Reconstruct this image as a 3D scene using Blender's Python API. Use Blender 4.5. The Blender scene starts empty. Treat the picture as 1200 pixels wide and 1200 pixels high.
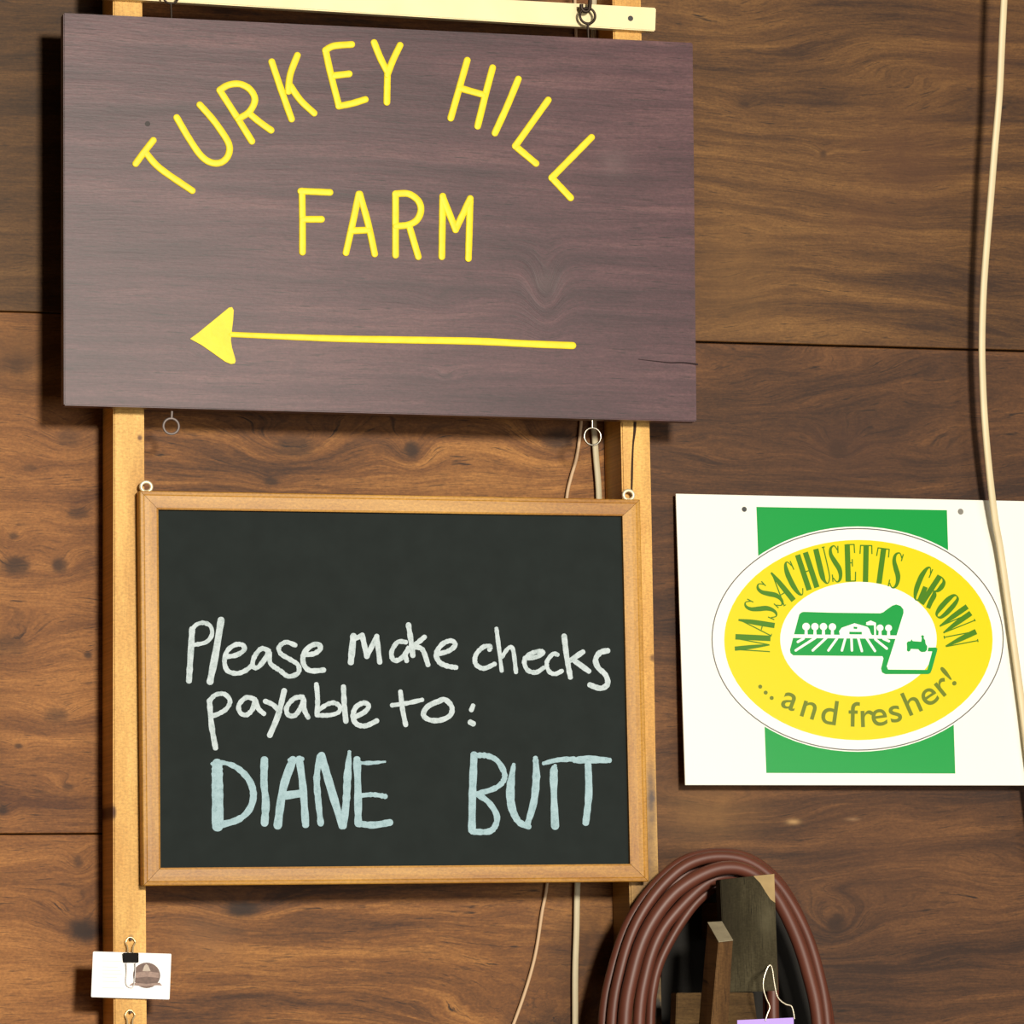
import bpy, bmesh, math, random
from mathutils import Vector, Matrix
random.seed(7)
S = bpy.context.scene
COL = S.collection

# ------------------------------------------------------------------ camera, world, lamps, exposure
# world: X along the wall, Y into the wall (wall face at y=0), Z up, metres.
F_PX = 5000.0                                    # focal length in px of the 1200 px frame
R0 = Vector((0.96171758, 0.01382123, -0.27369375))   # camera right  in (X, down, into wall)
R1 = Vector((0.01603956, 0.99417632, 0.10656535))    # camera down
R2 = Vector((0.27357271, -0.1068757, 0.95589516))    # camera forward
ZB = 2.6                                         # world Z of image row 0 at the sign plane
def w2b(v): return Vector((v[0], v[2], -v[1]))   # (X, down, depth) -> blender
CAM = Vector((0.6, 0.6, -0.09)) - R2 * 5.0       # in (X, down, depth)
LEAN = [0.0]                                      # mm per px a hung sheet leans out at its foot
def P(px, py, d=0.0):
    """world point seen at a photo pixel on the plane d millimetres in front of the wall"""
    r = R0 * ((px - 600) / F_PX) + R1 * ((py - 600) / F_PX) + R2
    d = d + LEAN[0] * (py - 578)
    t = (-d / 1000.0 - CAM[2]) / r[2]
    q = CAM + r * t
    return Vector((q[0], q[2], ZB - q[1]))
cd = bpy.data.cameras.new('camera'); co = bpy.data.objects.new('camera', cd); COL.objects.link(co)
rx, ux, bx = w2b(R0), w2b(-R1), w2b(-R2)
M = Matrix((rx, ux, bx)).transposed().to_4x4()
M.translation = Vector((CAM[0], CAM[2], ZB - CAM[1]))
co.matrix_world = M
cd.sensor_width = 36; cd.lens = 36 * F_PX / 1200; cd.clip_end = 50
S.camera = co

def area(name, loc, target, size, power, col):
    l = bpy.data.lights.new(name, 'AREA'); l.shape = 'DISK'; l.size = size; l.energy = power; l.color = col
    o = bpy.data.objects.new(name, l); COL.objects.link(o); o.location = loc
    o.rotation_euler = (Vector(target) - Vector(loc)).to_track_quat('-Z', 'Y').to_euler()
    return o
area('key_lamp', (0.72, -6.0, 2.82), (0.6, 0, 2.0), 0.62, 405, (1.0, 0.93, 0.80))
gl = area('glare_light', (2.0, -4.6, 1.42), (1.8, 0, 1.7), 2.6, 60, (1.0, 0.95, 0.86)); gl.data.shape = 'RECTANGLE'; gl.data.size_y = 1.2  # unseen broad light added for the glare and sheen on the signs
wd = bpy.data.worlds.new('world'); S.world = wd; wd.use_nodes = True
wd.node_tree.nodes['Background'].inputs[0].default_value = (1.0, 0.84, 0.62, 1)
wd.node_tree.nodes['Background'].inputs[1].default_value = 0.035
S.view_settings.view_transform = 'Standard'; S.view_settings.look = 'None'
S.view_settings.exposure = 0.0; S.view_settings.gamma = 1.0; S.view_settings.use_curve_mapping = False

# ------------------------------------------------------------------ materials
def lin(c):
    return tuple(((v/255)/12.92 if v/255 <= .04045 else ((v/255+.055)/1.055)**2.4) for v in c)
EX = 1.12
def alb(c, k=EX):
    return tuple(min(.92, v / k) for v in lin(c)) + (1,)
def newmat(name):
    m = bpy.data.materials.new(name); m.use_nodes = True
    return m, m.node_tree, m.node_tree.nodes['Principled BSDF']
def plain(name, c, rough=.5, metal=0, spec=.5, raw=None, noise=0.0, nscale=60, bump=0.0):
    m, t, b = newmat(name)
    base = raw if raw else alb(c)
    b.inputs['Base Color'].default_value = base
    b.inputs['Roughness'].default_value = rough; b.inputs['Metallic'].default_value = metal
    b.inputs['Specular IOR Level'].default_value = spec
    if noise or bump:
        N = t.nodes; L = t.links
        g = N.new('ShaderNodeNewGeometry'); n = N.new('ShaderNodeTexNoise'); n.inputs['Scale'].default_value = nscale
        n.inputs['Detail'].default_value = 6
        L.new(g.outputs['Position'], n.inputs['Vector'])
        if noise:
            r = N.new('ShaderNodeValToRGB')
            r.color_ramp.elements[0].position = .3; r.color_ramp.elements[1].position = .7
            r.color_ramp.elements[0].color = tuple(v*(1-noise) for v in base[:3])+(1,)
            r.color_ramp.elements[1].color = tuple(min(.95, v*(1+noise)) for v in base[:3])+(1,)
            L.new(n.outputs['Fac'], r.inputs[0]); L.new(r.outputs[0], b.inputs['Base Color'])
        if bump:
            bp = N.new('ShaderNodeBump'); bp.inputs['Strength'].default_value = bump; bp.inputs['Distance'].default_value = .001
            L.new(n.outputs['Fac'], bp.inputs['Height']); L.new(bp.outputs[0], b.inputs['Normal'])
    return m

class G:
    """tiny node-graph helper"""
    def __init__(s, t): s.t = t
    def m(s, op, a, b=None, c=None, clamp=False):
        n = s.t.nodes.new('ShaderNodeMath'); n.operation = op; n.use_clamp = clamp
        for i, v in enumerate((a, b, c)):
            if v is None: continue
            if isinstance(v, (int, float)): n.inputs[i].default_value = v
            else: s.t.links.new(v, n.inputs[i])
        return n.outputs[0]
    def vec(s, x, y, z=0.0):
        n = s.t.nodes.new('ShaderNodeCombineXYZ')
        for i, v in enumerate((x, y, z)):
            if isinstance(v, (int, float)): n.inputs[i].default_value = v
            else: s.t.links.new(v, n.inputs[i])
        return n.outputs[0]
    def noise(s, v, scale=1.0, detail=4, rough=.55):
        n = s.t.nodes.new('ShaderNodeTexNoise'); n.inputs['Scale'].default_value = scale
        n.inputs['Detail'].default_value = detail; n.inputs['Roughness'].default_value = rough
        s.t.links.new(v, n.inputs['Vector']); return n.outputs['Fac']
    def ramp(s, f, stops, interp='LINEAR'):
        n = s.t.nodes.new('ShaderNodeValToRGB'); cr = n.color_ramp; cr.interpolation = interp
        cr.elements[0].position, cr.elements[0].color = stops[0][0], stops[0][1]
        cr.elements[1].position, cr.elements[1].color = stops[-1][0], stops[-1][1]
        for p, c in stops[1:-1]:
            e = cr.elements.new(p); e.color = c
        s.t.links.new(f, n.inputs[0]); return n.outputs[0]
    def mix(s, f, a, b, mode='MIX'):
        n = s.t.nodes.new('ShaderNodeMix'); n.data_type = 'RGBA'; n.blend_type = mode
        if isinstance(f, (int, float)): n.inputs[0].default_value = f
        else: s.t.links.new(f, n.inputs[0])
        for i, v in ((6, a), (7, b)):
            if isinstance(v, tuple): n.inputs[i].default_value = v
            else: s.t.links.new(v, n.inputs[i])
        return n.outputs[2]

def wood(name, c_dark, c_mid, c_light, knots=(), along='X', d=0, seed=0.0, streak=150, gs=26, warp=.05,
         rough=.62, spec=.3, bump=.25, knot_col=(44, 22, 8), fine=.25, stain_shade=(), sheen=None, blotch=.35, pores=1.0):
    """knots: (px, py, rx_px, ry_px, darkness)  stain_shade, stains and painted shade: (px,py,rx,ry,strength,colour)"""
    m, t, b = newmat(name); g = G(t)
    geo = t.nodes.new('ShaderNodeNewGeometry'); sp = t.nodes.new('ShaderNodeSeparateXYZ')
    t.links.new(geo.outputs['Position'], sp.inputs[0])
    X, Y, Z = sp.outputs
    if along == 'X': U, V = X, Z
    else: U, V = Z, X
    low = g.noise(g.vec(g.m('MULTIPLY_ADD', U, 1.6, seed), g.m('MULTIPLY', V, 5.5), g.m('MULTIPLY', Y, 3)), 1, 3, .5)
    field = g.m('MULTIPLY_ADD', low, warp*2, V)
    kd = None
    wob = g.noise(g.vec(g.m('MULTIPLY', X, 70), g.m('MULTIPLY', Z, 70), seed), 1, 3, .6)
    def ell(px, py, rx, ry, power=1.0):
        q = P(px, py, d)
        dx = g.m('MULTIPLY', g.m('SUBTRACT', X, q.x), 1000.0/rx)
        dz = g.m('MULTIPLY', g.m('SUBTRACT', Z, q.z), 1000.0/ry)
        e = g.m('ADD', g.m('MULTIPLY', dx, dx), g.m('MULTIPLY', dz, dz))
        return g.m('MULTIPLY_ADD', g.m('SUBTRACT', wob, .5), 1.3, e)
    for (px, py, rx_, ry_, dk) in knots:
        e = ell(px, py, rx_, ry_)
        infl = g.m('POWER', 2.718, g.m('MULTIPLY', e, -.16))
        field = g.m('MULTIPLY_ADD', infl, ry_*.0022, field)
        core = g.m('MULTIPLY', g.m('POWER', 2.718, g.m('MULTIPLY', g.m('MULTIPLY', e, e), -.9)), dk)
        kd = core if kd is None else g.m('MAXIMUM', kd, core)
    sv = g.vec(g.m('MULTIPLY_ADD', U, 3.0, seed), g.m('MULTIPLY', field, gs*1.9), seed)
    grain = g.noise(sv, 1, 5, .62)
    f2 = g.noise(g.vec(g.m('MULTIPLY_ADD', U, 14, seed), g.m('MULTIPLY', field, streak*1.5), 0.0), 1, 3, .7)
    f3 = g.noise(g.vec(g.m('MULTIPLY_ADD', U, 110, seed), g.m('MULTIPLY', V, 420), 0.0), 1, 2, .6)
    bl = g.noise(g.vec(g.m('MULTIPLY_ADD', X, 3.2, seed*1.7), g.m('MULTIPLY', Z, 4.5), 3.3), 1, 3, .55)
    fac = g.m('ADD', g.m('MULTIPLY', grain, .62 if blotch != .35 else .60), g.m('ADD', g.m('MULTIPLY', f2, fine), g.m('MULTIPLY', f3, .13)))
    fac = g.m('MULTIPLY_ADD', g.m('SUBTRACT', bl, .5), blotch, fac)
    col = g.ramp(fac, [(.36, alb(c_dark)), (.50, alb(c_mid)), (.65, alb(c_light))])
    pore = g.noise(g.vec(g.m('MULTIPLY_ADD', U, 38, seed), g.m('MULTIPLY', field, 620), seed), 1, 2, .6)   # short dark pores along the grain
    pw = g.m('MULTIPLY', g.m('SUBTRACT', pore, .54, clamp=True), g.m('MULTIPLY', g.m('SUBTRACT', f2, .35, clamp=True), 22.0*pores), clamp=True)
    col = g.mix(pw, col, tuple(v*.38 for v in alb(c_dark)[:3])+(1,))
    mot = g.noise(g.vec(g.m('MULTIPLY', X, 260), g.m('MULTIPLY', Z, 420), seed), 1, 2, .7)
    col = g.mix(1.0, col, g.ramp(mot, [(.3, (.80,.78,.76,1)), (.5, (1,1,1,1)), (.7, (1.2,1.2,1.2,1))]), 'MULTIPLY')
    for (px, py, rx_, ry_, st, c) in stain_shade:
        e = ell(px, py, rx_, ry_)
        w = g.m('MULTIPLY', g.m('POWER', 2.718, g.m('MULTIPLY', e, -1.0)), st, clamp=True)
        col = g.mix(w, col, alb(c))
    if kd is not None:
        col = g.mix(g.m('MULTIPLY', kd, 1.0, clamp=True), col, alb(knot_col))
    t.links.new(col, b.inputs['Base Color'])
    b.inputs['Roughness'].default_value = rough; b.inputs['Specular IOR Level'].default_value = spec
    bp = t.nodes.new('ShaderNodeBump'); bp.inputs['Strength'].default_value = bump; bp.inputs['Distance'].default_value = .0012
    t.links.new(fac, bp.inputs['Height']); t.links.new(bp.outputs[0], b.inputs['Normal'])
    return m

# ------------------------------------------------------------------ geometry helpers
def tag(o, label=None, cat=None, group=None, kind=None):
    if label: o['label'] = label
    if cat: o['category'] = cat
    if group: o['group'] = group
    if kind: o['kind'] = kind
    return o
def thing(name, loc, label, cat, group=None):
    o = bpy.data.objects.new(name, None); COL.objects.link(o); o.location = loc
    o.empty_display_size = .02
    return tag(o, label, cat, group)
class MB:
    def __init__(s): s.v = []; s.f = []; s.sm = []
    def add(s, vs, fs, smooth=False):
        k = len(s.v); s.v += [Vector(v) for v in vs]; s.f += [tuple(k+i for i in f) for f in fs]; s.sm += [smooth]*len(fs)
        return s
    def build(s, name, mat, parent=None, bevel=0, seg=2):
        me = bpy.data.meshes.new(name)
        off = parent_world(parent) if parent else (sum(s.v, Vector())/len(s.v))
        me.from_pydata([tuple(v-off) for v in s.v], [], s.f); me.update()
        for p, q in zip(me.polygons, s.sm): p.use_smooth = q
        b = bmesh.new(); b.from_mesh(me)
        bmesh.ops.recalc_face_normals(b, faces=b.faces)
        if bevel:
            ed = [e for e in b.edges if len(e.link_faces) == 2 and e.calc_face_angle(0) > .6]
            bmesh.ops.bevel(b, geom=ed, offset=bevel, segments=seg, affect='EDGES', clamp_overlap=True)
        b.to_mesh(me); b.free()
        me.materials.append(mat)
        o = bpy.data.objects.new(name, me); COL.objects.link(o)
        if parent: o.parent = parent
        else: o.location = off
        return o
def parent_world(p):
    v = Vector()
    while p: v += p.location; p = p.parent
    return v
def prism(pts, back):
    """front outline (world points) pushed straight back by `back` metres"""
    n = len(pts); vs = list(pts) + [p + Vector((0, back, 0)) for p in pts]
    fs = [tuple(range(n)), tuple(range(2*n-1, n-1, -1))] + [(i, (i+1) % n, n+(i+1) % n, n+i) for i in range(n)]
    return vs, fs
def slab(pxs, d1, d0):
    return prism([P(x, y, d1) for x, y in pxs], (d1-d0)/1000)
def box(x0, x1, y0, y1, z0, z1):
    vs = [(x0,y0,z0),(x1,y0,z0),(x1,y0,z1),(x0,y0,z1),(x0,y1,z0),(x1,y1,z0),(x1,y1,z1),(x0,y1,z1)]
    return vs, [(0,1,2,3),(5,4,7,6),(4,0,3,7),(1,5,6,2),(3,2,6,7),(4,5,1,0)]
def catmull(pts, n=6, closed=False):
    if len(pts) < 3: return [tuple(p) for p in pts]
    out = []; N = len(pts)
    rng = N if closed else N-1
    for i in range(rng):
        g = lambda j: pts[j % N] if closed else pts[max(0, min(N-1, j))]
        p0, p1, p2, p3 = g(i-1), g(i), g(i+1), g(i+2)
        for k in range(n):
            t = k/n
            out.append(tuple(.5*((2*b)+(-a+c)*t+(2*a-5*b+4*c-e)*t*t+(-a+3*b-3*c+e)*t**3) for a, b, c, e in zip(p0, p1, p2, p3)))
    if not closed: out.append(tuple(pts[-1]))
    return out
def stroke(mb, pts, w, d, h, prof=((-1,0),(-.96,.7),(-.55,1),(.55,1),(.96,.7),(1,0)), smooth=True, cap=True, jit=0, curve=True, smoothface=False):
    """ribbon of paint along px points (optionally x,y,width) lying on the plane d mm, h mm proud"""
    pp = [(p[0], p[1], p[2] if len(p) > 2 else w) for p in pts]
    if curve and len(pp) > 2: pp = catmull(pp, 6)
    elif jit: # subdivide straight lines so the edge can wander
        q = []
        for a, b in zip(pp, pp[1:]):
            n = max(1, int(math.hypot(b[0]-a[0], b[1]-a[1])/4))
            q += [tuple(a[k]+(b[k]-a[k])*i/n for k in range(3)) for i in range(n)]
        pp = q+[pp[-1]]
    # round caps
    def tangent(i):
        a = pp[max(0, i-1)]; b = pp[min(len(pp)-1, i+1)]
        l = math.hypot(b[0]-a[0], b[1]-a[1]) or 1
        return ((b[0]-a[0])/l, (b[1]-a[1])/l)
    rows = []
    n = len(pp)
    def row(x, y, t, hw):
        nx, ny = -t[1], t[0]
        hk = h*(1+.35*len(rows)/(n+8)); return [P(x+nx*hw*s, y+ny*hw*s, d+hk*z) for s, z in prof]
    cs = [(1.0, .12), (.92, .45), (.7, .75), (.38, .95)] if cap else []
    t0 = tangent(0); hw0 = pp[0][2]/2
    for a, c in cs: rows.append(row(pp[0][0]-t0[0]*hw0*a, pp[0][1]-t0[1]*hw0*a, t0, hw0*c))
    for i in range(n):
        t = tangent(i); hw = pp[i][2]/2
        k = 1.0
        if 0 < i < n-1 and not (curve and len(pts) > 2):
            a, b = pp[i-1], pp[i+1]; u = (pp[i][0]-a[0], pp[i][1]-a[1]); lu = math.hypot(*u) or 1
            ca = (u[0]*t[0]+u[1]*t[1])/lu; k = 1/max(.5, ca)
        if jit: hw += random.uniform(-jit, jit)
        rows.append(row(pp[i][0], pp[i][1], t, hw*k))
    t1 = tangent(n-1); hw1 = pp[-1][2]/2
    for a, c in reversed(cs): rows.append(row(pp[-1][0]+t1[0]*hw1*a, pp[-1][1]+t1[1]*hw1*a, t1, hw1*c))
    m = len(prof); vs = [v for r in rows for v in r]; fs = []
    for i in range(len(rows)-1):
        for j in range(m-1):
            fs.append((i*m+j, i*m+j+1, (i+1)*m+j+1, (i+1)*m+j))
    fs.append(tuple(range(m))); fs.append(tuple(range(len(rows)*m-1, (len(rows)-1)*m-1, -1)))
    mb.add(vs, fs, smoothface)
FLAT = ((-1,0),(-1,1),(1,1),(1,0))
def tube(mb, pts, r, n=10, closed=False, caps=True):
    """round tube through world points; r in metres (number or list)"""
    N = len(pts); pts = [Vector(p) for p in pts]; rings = []
    prev = None
    for i in range(N):
        if closed: t = (pts[(i+1) % N]-pts[i-1])
        else: t = pts[min(N-1, i+1)]-pts[max(0, i-1)]
        t.normalize()
        if prev is None:
            a = Vector((0,-1,0)) if abs(t.y) < .9 else Vector((1,0,0)); nrm = (a - t*a.dot(t)).normalized()
        else: nrm = (prev - t*prev.dot(t)).normalized()
        prev = nrm; bn = t.cross(nrm); rr = r[i] if isinstance(r, (list, tuple)) else r
        rings.append([pts[i]+(nrm*math.cos(2*math.pi*k/n)+bn*math.sin(2*math.pi*k/n))*rr for k in range(n)])
    vs = [v for q in rings for v in q]; fs = []
    for i in range(N if closed else N-1):
        j = (i+1) % N
        fs += [(i*n+k, i*n+(k+1) % n, j*n+(k+1) % n, j*n+k) for k in range(n)]
    mb.add(vs, fs, True)
    if not closed and caps: mb.add(rings[0], [tuple(range(n))]).add(rings[-1], [tuple(range(n))])
    return mb
def disc(mb, c, r, back, n=20, sy=1.0):
    vs, fs = prism([Vector(c)+Vector((r*math.cos(2*math.pi*k/n), 0, r*sy*math.sin(2*math.pi*k/n))) for k in range(n)], back)
    return mb.add(vs, fs)
def ring(mb, c, R, r, n=28, sx=1.0):
    return tube(mb, [Vector(c)+Vector((R*sx*math.cos(2*math.pi*k/n), 0, R*math.sin(2*math.pi*k/n))) for k in range(n)], r, 8, True)

# ------------------------------------------------------------------ the wall and floor
left_knots = [(18,428,20,11,.55),(80,512,14,11,.5),(35,548,9,4,.5),(92,602,12,7,.6),(16,628,6,4,.7),(18,663,17,11,.85),(70,663,9,9,.85),
              (10,755,20,13,.5),(103,768,5,4,.8),(66,838,14,9,.6),(22,874,5,3,.8),(80,922,7,4,.6),(4,950,6,5,.8),(92,1010,6,7,.6),(98,1090,20,15,.95)]
mid_knots = [(345,523,24,13,.6),(483,527,10,10,.85),(318,564,9,5,.7),(655,515,22,14,.75),(285,1066,20,9,.9),(640,1215,60,30,.6)]
right_knots = [(965,180,5,4,.7),(983,527,13,11,.5),(980,1081,13,12,.9),(872,122,7,4,.5)]
right_top_m = wood('right_top_board_wood', (58,33,13), (98,64,29), (132,92,46), right_knots, seed=4.1, gs=22, warp=.07,
                   stain_shade=[(1060,190,85,60,.65,(82,48,24)),(1140,60,60,50,.4,(88,52,28)),(860,330,60,80,.35,(128,90,45)),(1010,260,45,26,.5,(84,50,24))])
right_low_m = wood('right_low_board_wood', (52,28,12), (88,54,26), (124,81,42), right_knots, seed=9.3, gs=20, warp=.09,
                   stain_shade=[(990,530,70,40,.4,(78,46,28)),(1050,1000,90,60,.35,(84,50,26)),(830,950,60,35,.5,(138,98,52)),(1000,960,8,2,.5,(170,130,90)),(930,963,8,3,.8,(185,145,95))])
left_m = wood('left_board_wood', (88,48,17), (138,87,40), (176,118,60), left_knots, seed=2.2, gs=17, warp=.05, stain_shade=[(20,415,110,52,.6,(98,64,30)),(118,470,30,60,.4,(90,58,28))], knot_col=(40,18,5))  # patches paint in the shade gradient at the board's top
left_shade_m = wood('left_upper_shade_wood', (60,38,17), (92,61,29), (120,84,44), [(18,428,20,11,.5)], seed=21, gs=15, warp=.04)  # darker wood for the upper boards, the sign's shadow put into the colour
mid_m = wood('middle_board_wood', (68,37,13), (124,77,33), (174,118,58), mid_knots, seed=6.6, gs=22, warp=.05, knot_col=(34,16,5),
             stain_shade=[(690,1130,70,90,.7,(64,38,18)),(240,1100,40,30,.35,(150,105,65))])
wall = MB().add(*box(-2.2, 3.6, .013, .06, 0, 3.5)).build('wall_back', plain('sheathing_back', (40,26,14), .9))
tag(wall, kind='structure')
xl = P(150, 700, 0).x; xr = P(742, 700, 0).x
def panel(x0, x1, z0, z1, m, dy=0.0, slope=0.0, g=.0011):
    vs, fs = box(x0+g, x1-g, dy, .0129, z0+g, z1-g)
    vs = [(v[0], v[1], v[2] + (slope*(v[0]-x0) if abs(v[2]-(z1-g)) < 1e-6 or abs(v[2]-(z0+g)) < 1e-6 else 0)) for v in vs]
    return MB().add(vs, fs).build('board', m, wall, bevel=.0008, seg=1)
za, zb = P(40, 366, 0).z, P(60, 977, 0).z
dz = za-zb
zr = P(818, 400.5, 0).z
for bay, (x0, x1, m) in enumerate(((-2.2, xl, left_m), (xl, xr, mid_m))):
    off = 0 if bay == 0 else -.012
    zs = [0, zb-2*dz+off, zb-dz+off, zb+off, za+off, za+dz+off, 3.5]
    for i, (a, b) in enumerate(zip(zs, zs[1:])):
        if b-a > .02: panel(x0, x1, a, b, left_shade_m if bay == 0 and i > 3 else m, g=.0006 if bay == 0 and i > 2 else .0011, dy=(0, .0012, .0004, .0009, 0, .001)[i])
for a, b, m, dy in ((0, zr-1.22, right_top_m, .001), (zr-1.22, zr, right_low_m, .0016), (zr, 3.5, right_top_m, 0)):
    panel(xr, 2.45, a, b, m, dy)
    panel(2.45, 3.6, a, b, m, dy+.0005)
fl = MB().add(*box(-2.2, 3.6, -7.5, .06, -.05, 0)).build('floor', plain('concrete', (120,108,92), .85, noise=.2, nscale=8))
tag(fl, kind='structure')

# ------------------------------------------------------------------ studs
def stud_mat(nm, knots=(), stain_shade=(), seed=0):
    return wood(nm, (206,152,72), (232,182,96), (242,198,116), knots, along='Z', d=70, seed=seed, gs=9, streak=90, warp=.02,
                rough=.55, spec=.35, bump=.12, pores=.25, knot_col=(92,52,20), stain_shade=stain_shade, blotch=.25, fine=.16)
stud_l = stud_mat('left_stud_pine', [(164,513,3,3.2,.9),(133,952,3.5,8,1.0),(154,1099,3,4,.5)], seed=1.0)
stud_r = stud_mat('right_stud_pine', [(765,771,4,4.5,.8)],
                  [(763,935,7,42,.95,(92,78,72)),(757,1010,16,60,.75,(110,84,62)),(752,1120,34,95,1.0,(84,62,40)),(768,1190,16,90,1.0,(42,33,22)),(733,535,6,45,.35,(205,145,80))], seed=5.0)  # weathering stains; the darkest patch stands in for shade inside the coil
def stud(name, lt, lb, rt, rb, m, label):
    D = 70
    L0, L1, R_0, R_1 = P(*lt, D), P(*lb, D), P(*rt, D), P(*rb, D)
    def at(a, b, z): k = (z-b.z)/(a.z-b.z); return Vector((b.x+(a.x-b.x)*k, a.y, z))
    zs = [0, .8, 1.4, 1.7, 2.0, 2.3, 2.6, 3.0, 3.45]
    vs = []
    for z in zs:
        a, b = at(L0, L1, z), at(R_0, R_1, z)
        wv = .0006*math.sin(z*9+lt[0])
        a.x += wv; b.x += wv
        bk = Vector((0, .0695, 0)); vs += [a, b, b+bk, a+bk]
    fs = [(3,2,1,0)]
    for i in range(len(zs)-1):
        for j in range(4): fs.append((4*i+j, 4*i+(j+1) % 4, 4*i+4+(j+1) % 4, 4*i+4+j))
    k = 4*(len(zs)-1); fs.append((k, k+1, k+2, k+3))
    t = thing(name, (at(L0, L1, 0).x, -.035, 0), label, 'stud')
    MB().add(vs, fs).build('stud_body', m, t, bevel=.0018)
    return t
sl = stud('wall_stud', (133,480), (133,1180), (169,480), (171.5,1180), stud_l, 'pale pine wall stud left of the chalkboard, with the small card clipped to it')
sr = stud('wall_stud', (724,300), (739,1100), (757.5,300), (773.5,1100), stud_r, 'pale pine wall stud right of the chalkboard, split under the purple sign')
crk = MB(); stroke(crk, [(743.5,470,3),(744,500,3.4),(742,520,2.2),(741,540,2.4),(740.5,560,2.6),(740,590,1.6)], 2, 70, .15, prof=FLAT)
crk.build('crack', plain('dark_crack', (48,26,10), .9), sr)

# ------------------------------------------------------------------ purple sign
paint_y = plain('yellow_paint', (250,226,50), .45, spec=.2, noise=.06, nscale=90, bump=.3)
purple = wood('purple_paint_wood', (58,30,38), (80,47,54), (108,72,74), [(515,352,11,5,.25),(524,441,7,4,.5),(640,345,8,18,.2),(233,415,3,2,.5)], d=105, seed=3.7,
              gs=24, streak=150, warp=.02, rough=.42, spec=.30, bump=.35, knot_col=(50,32,36), fine=.22, blotch=.28,
              stain_shade=[(720,190,18,16,.3,(120,96,96)),(640,330,20,14,.25,(112,90,90)),(350,430,10,22,.22,(60,42,46))])
DS = 104
sg = thing('hanging_sign', P(445, 260, 95), 'dark purple painted wooden sign with yellow arched lettering and a left arrow', 'sign')
MB().add(*slab([(74.5,15),(812,50),(816.5,494),(75,475)], DS, 85)).build('board', purple, sg, bevel=.0012)
def zc(ox, oy, s): return lambda pts: [((p[0]/s+ox, p[1]/s+oy) + ((p[2]/s,) if len(p) > 2 else ())) for p in pts]
z1 = zc(100, 20, 3.3333); z2 = zc(440, 20, 2.857)
letters = {
 'T1': [z1([(197,572),(232,524),(265,482)]), z1([(235,528),(290,590),(417,678)])],
 'U': [z1([(357,393),(405,475),(450,540),(490,568),(530,568),(558,540),(560,495),(520,430),(485,385),(447,343)])],
 'R1': [z1([(525,287),(588,385),(650,485)]), z1([(525,285),(560,265),(605,262),(645,285),(662,325),(640,370),(597,398)]), z1([(638,375),(680,410),(725,442)])],
 'K': [z1([(728,175),(765,285),(805,398)]), z1([(828,150),(800,225),(793,290)]), z1([(800,268),(840,325),(893,375)])],
 'E': [z1([(938,130),(960,230),(990,346)]), z1([(938,130),(970,113),(1040,107)]), z1([(975,228),(1030,222)]), z1([(990,348),(1040,338),(1093,322)])],
 'Y': [z1([(1128,100),(1152,160),(1180,215)]), z2([(82,95),(58,145),(40,192)]), z2([(40,188),(38,285)])],
 'H': [z2([(307,145),(280,240),(252,338)]), z2([(392,170),(368,260),(342,365)]), z2([(283,238),(360,260)])],
 'I': [z2([(478,208),(440,300),(400,388)])],
 'L1': [z2([(578,278),(468,432)]), z2([(468,432),(537,490)])],
 'L2': [z2([(723,403),(590,538)]), z2([(590,538),(653,605)])],
 'F': [z1([(846,680),(848,800),(848,918)]), z1([(842,680),(955,685)]), z1([(850,790),(922,790)])],
 'A': [z1([(1068,692),(1045,800),(1018,920)]), z1([(1072,692),(1105,810),(1130,925)]), z1([(1040,835),(1105,832)])],
 'R2': [z2([(67,592),(67,797)]), z2([(67,592),(110,592),(143,615),(152,648),(138,680),(108,696),(70,700)]), z2([(112,697),(143,802)])],
 'M': [z2([(225,600),(222,802)]), z2([(225,602),(268,712)]), z2([(268,712),(317,608)]), z2([(317,608),(311,808)])],
}
for k, sts in letters.items():
    mb = MB()
    for i, s in enumerate(sts): stroke(mb, s, 8.1, DS, 1.0+.06*i, smoothface=True, jit=.12)
    mb.build('letter', paint_y, sg)
mb = MB()
hd = zc(60, 320, 3)([(488,231),(520,207),(580,158),(625,121),(636,119),(642,130),(640,165),(635,206),(632,235),(636,262),(646,296),(649,310),(645,318),(632,320),(612,312),(570,282),(530,254)])
mb.add(*slab(hd, DS+1.1, DS))
stroke(mb, [(271,392,6.5),(330,394.5,7),(400,397,8),(470,398.3,8.5),(560,400,8.8),(620,403,8.4),(671,405,8.4)], 8, DS, 1.15, smoothface=True, jit=.1)
mb.build('arrow', paint_y, sg, bevel=.0003, seg=1)
mb = MB(); disc(mb, P(173,145,DS+.3), .0031, .002); mb.build('screw', plain('dark_screw', (38,24,24), .6), sg)
mb = MB(); stroke(mb, [(748,421,.8),(765,423,1.1),(785,425,1.5),(800,425,1.8),(817,427,2.4)], 2, DS, .12, prof=FLAT); mb.build('crack', plain('purple_crack', (40,22,26), .9), sg)
steel = plain('bright_steel', (190,182,168), .28, 1.0)
grey_w = plain('grey_wire', (128,116,112), .5, .3)
dark_i = plain('dark_iron', (58,46,38), .5, .7)
cream_m = plain('cream_ring_metal', (240,226,190), .35, .25)
def eye(px, py, R, r, stem_to, m, nm, d=95, parent=sg):
    c = P(px, py, d); mb = MB(); ring(mb, c, R, r)
    e = P(stem_to[0], stem_to[1], d); s = c+(e-c).normalized()*R
    tube(mb, [s, s.lerp(e, .5), e], r*1.0, 8)
    return mb.build(nm, m, parent)
eye(200.5, 499.5, .0090, .0015, (201.5, 482), grey_w, 'screw_eye')
eye(694.4, 511.5, .0103, .0012, (694, 488), steel, 'screw_eye')['label'] = 'shiny screw eye under the sign, right'
eye(200, -5, .0092, .0013, (201, 22), dark_i, 'screw_eye')
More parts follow.
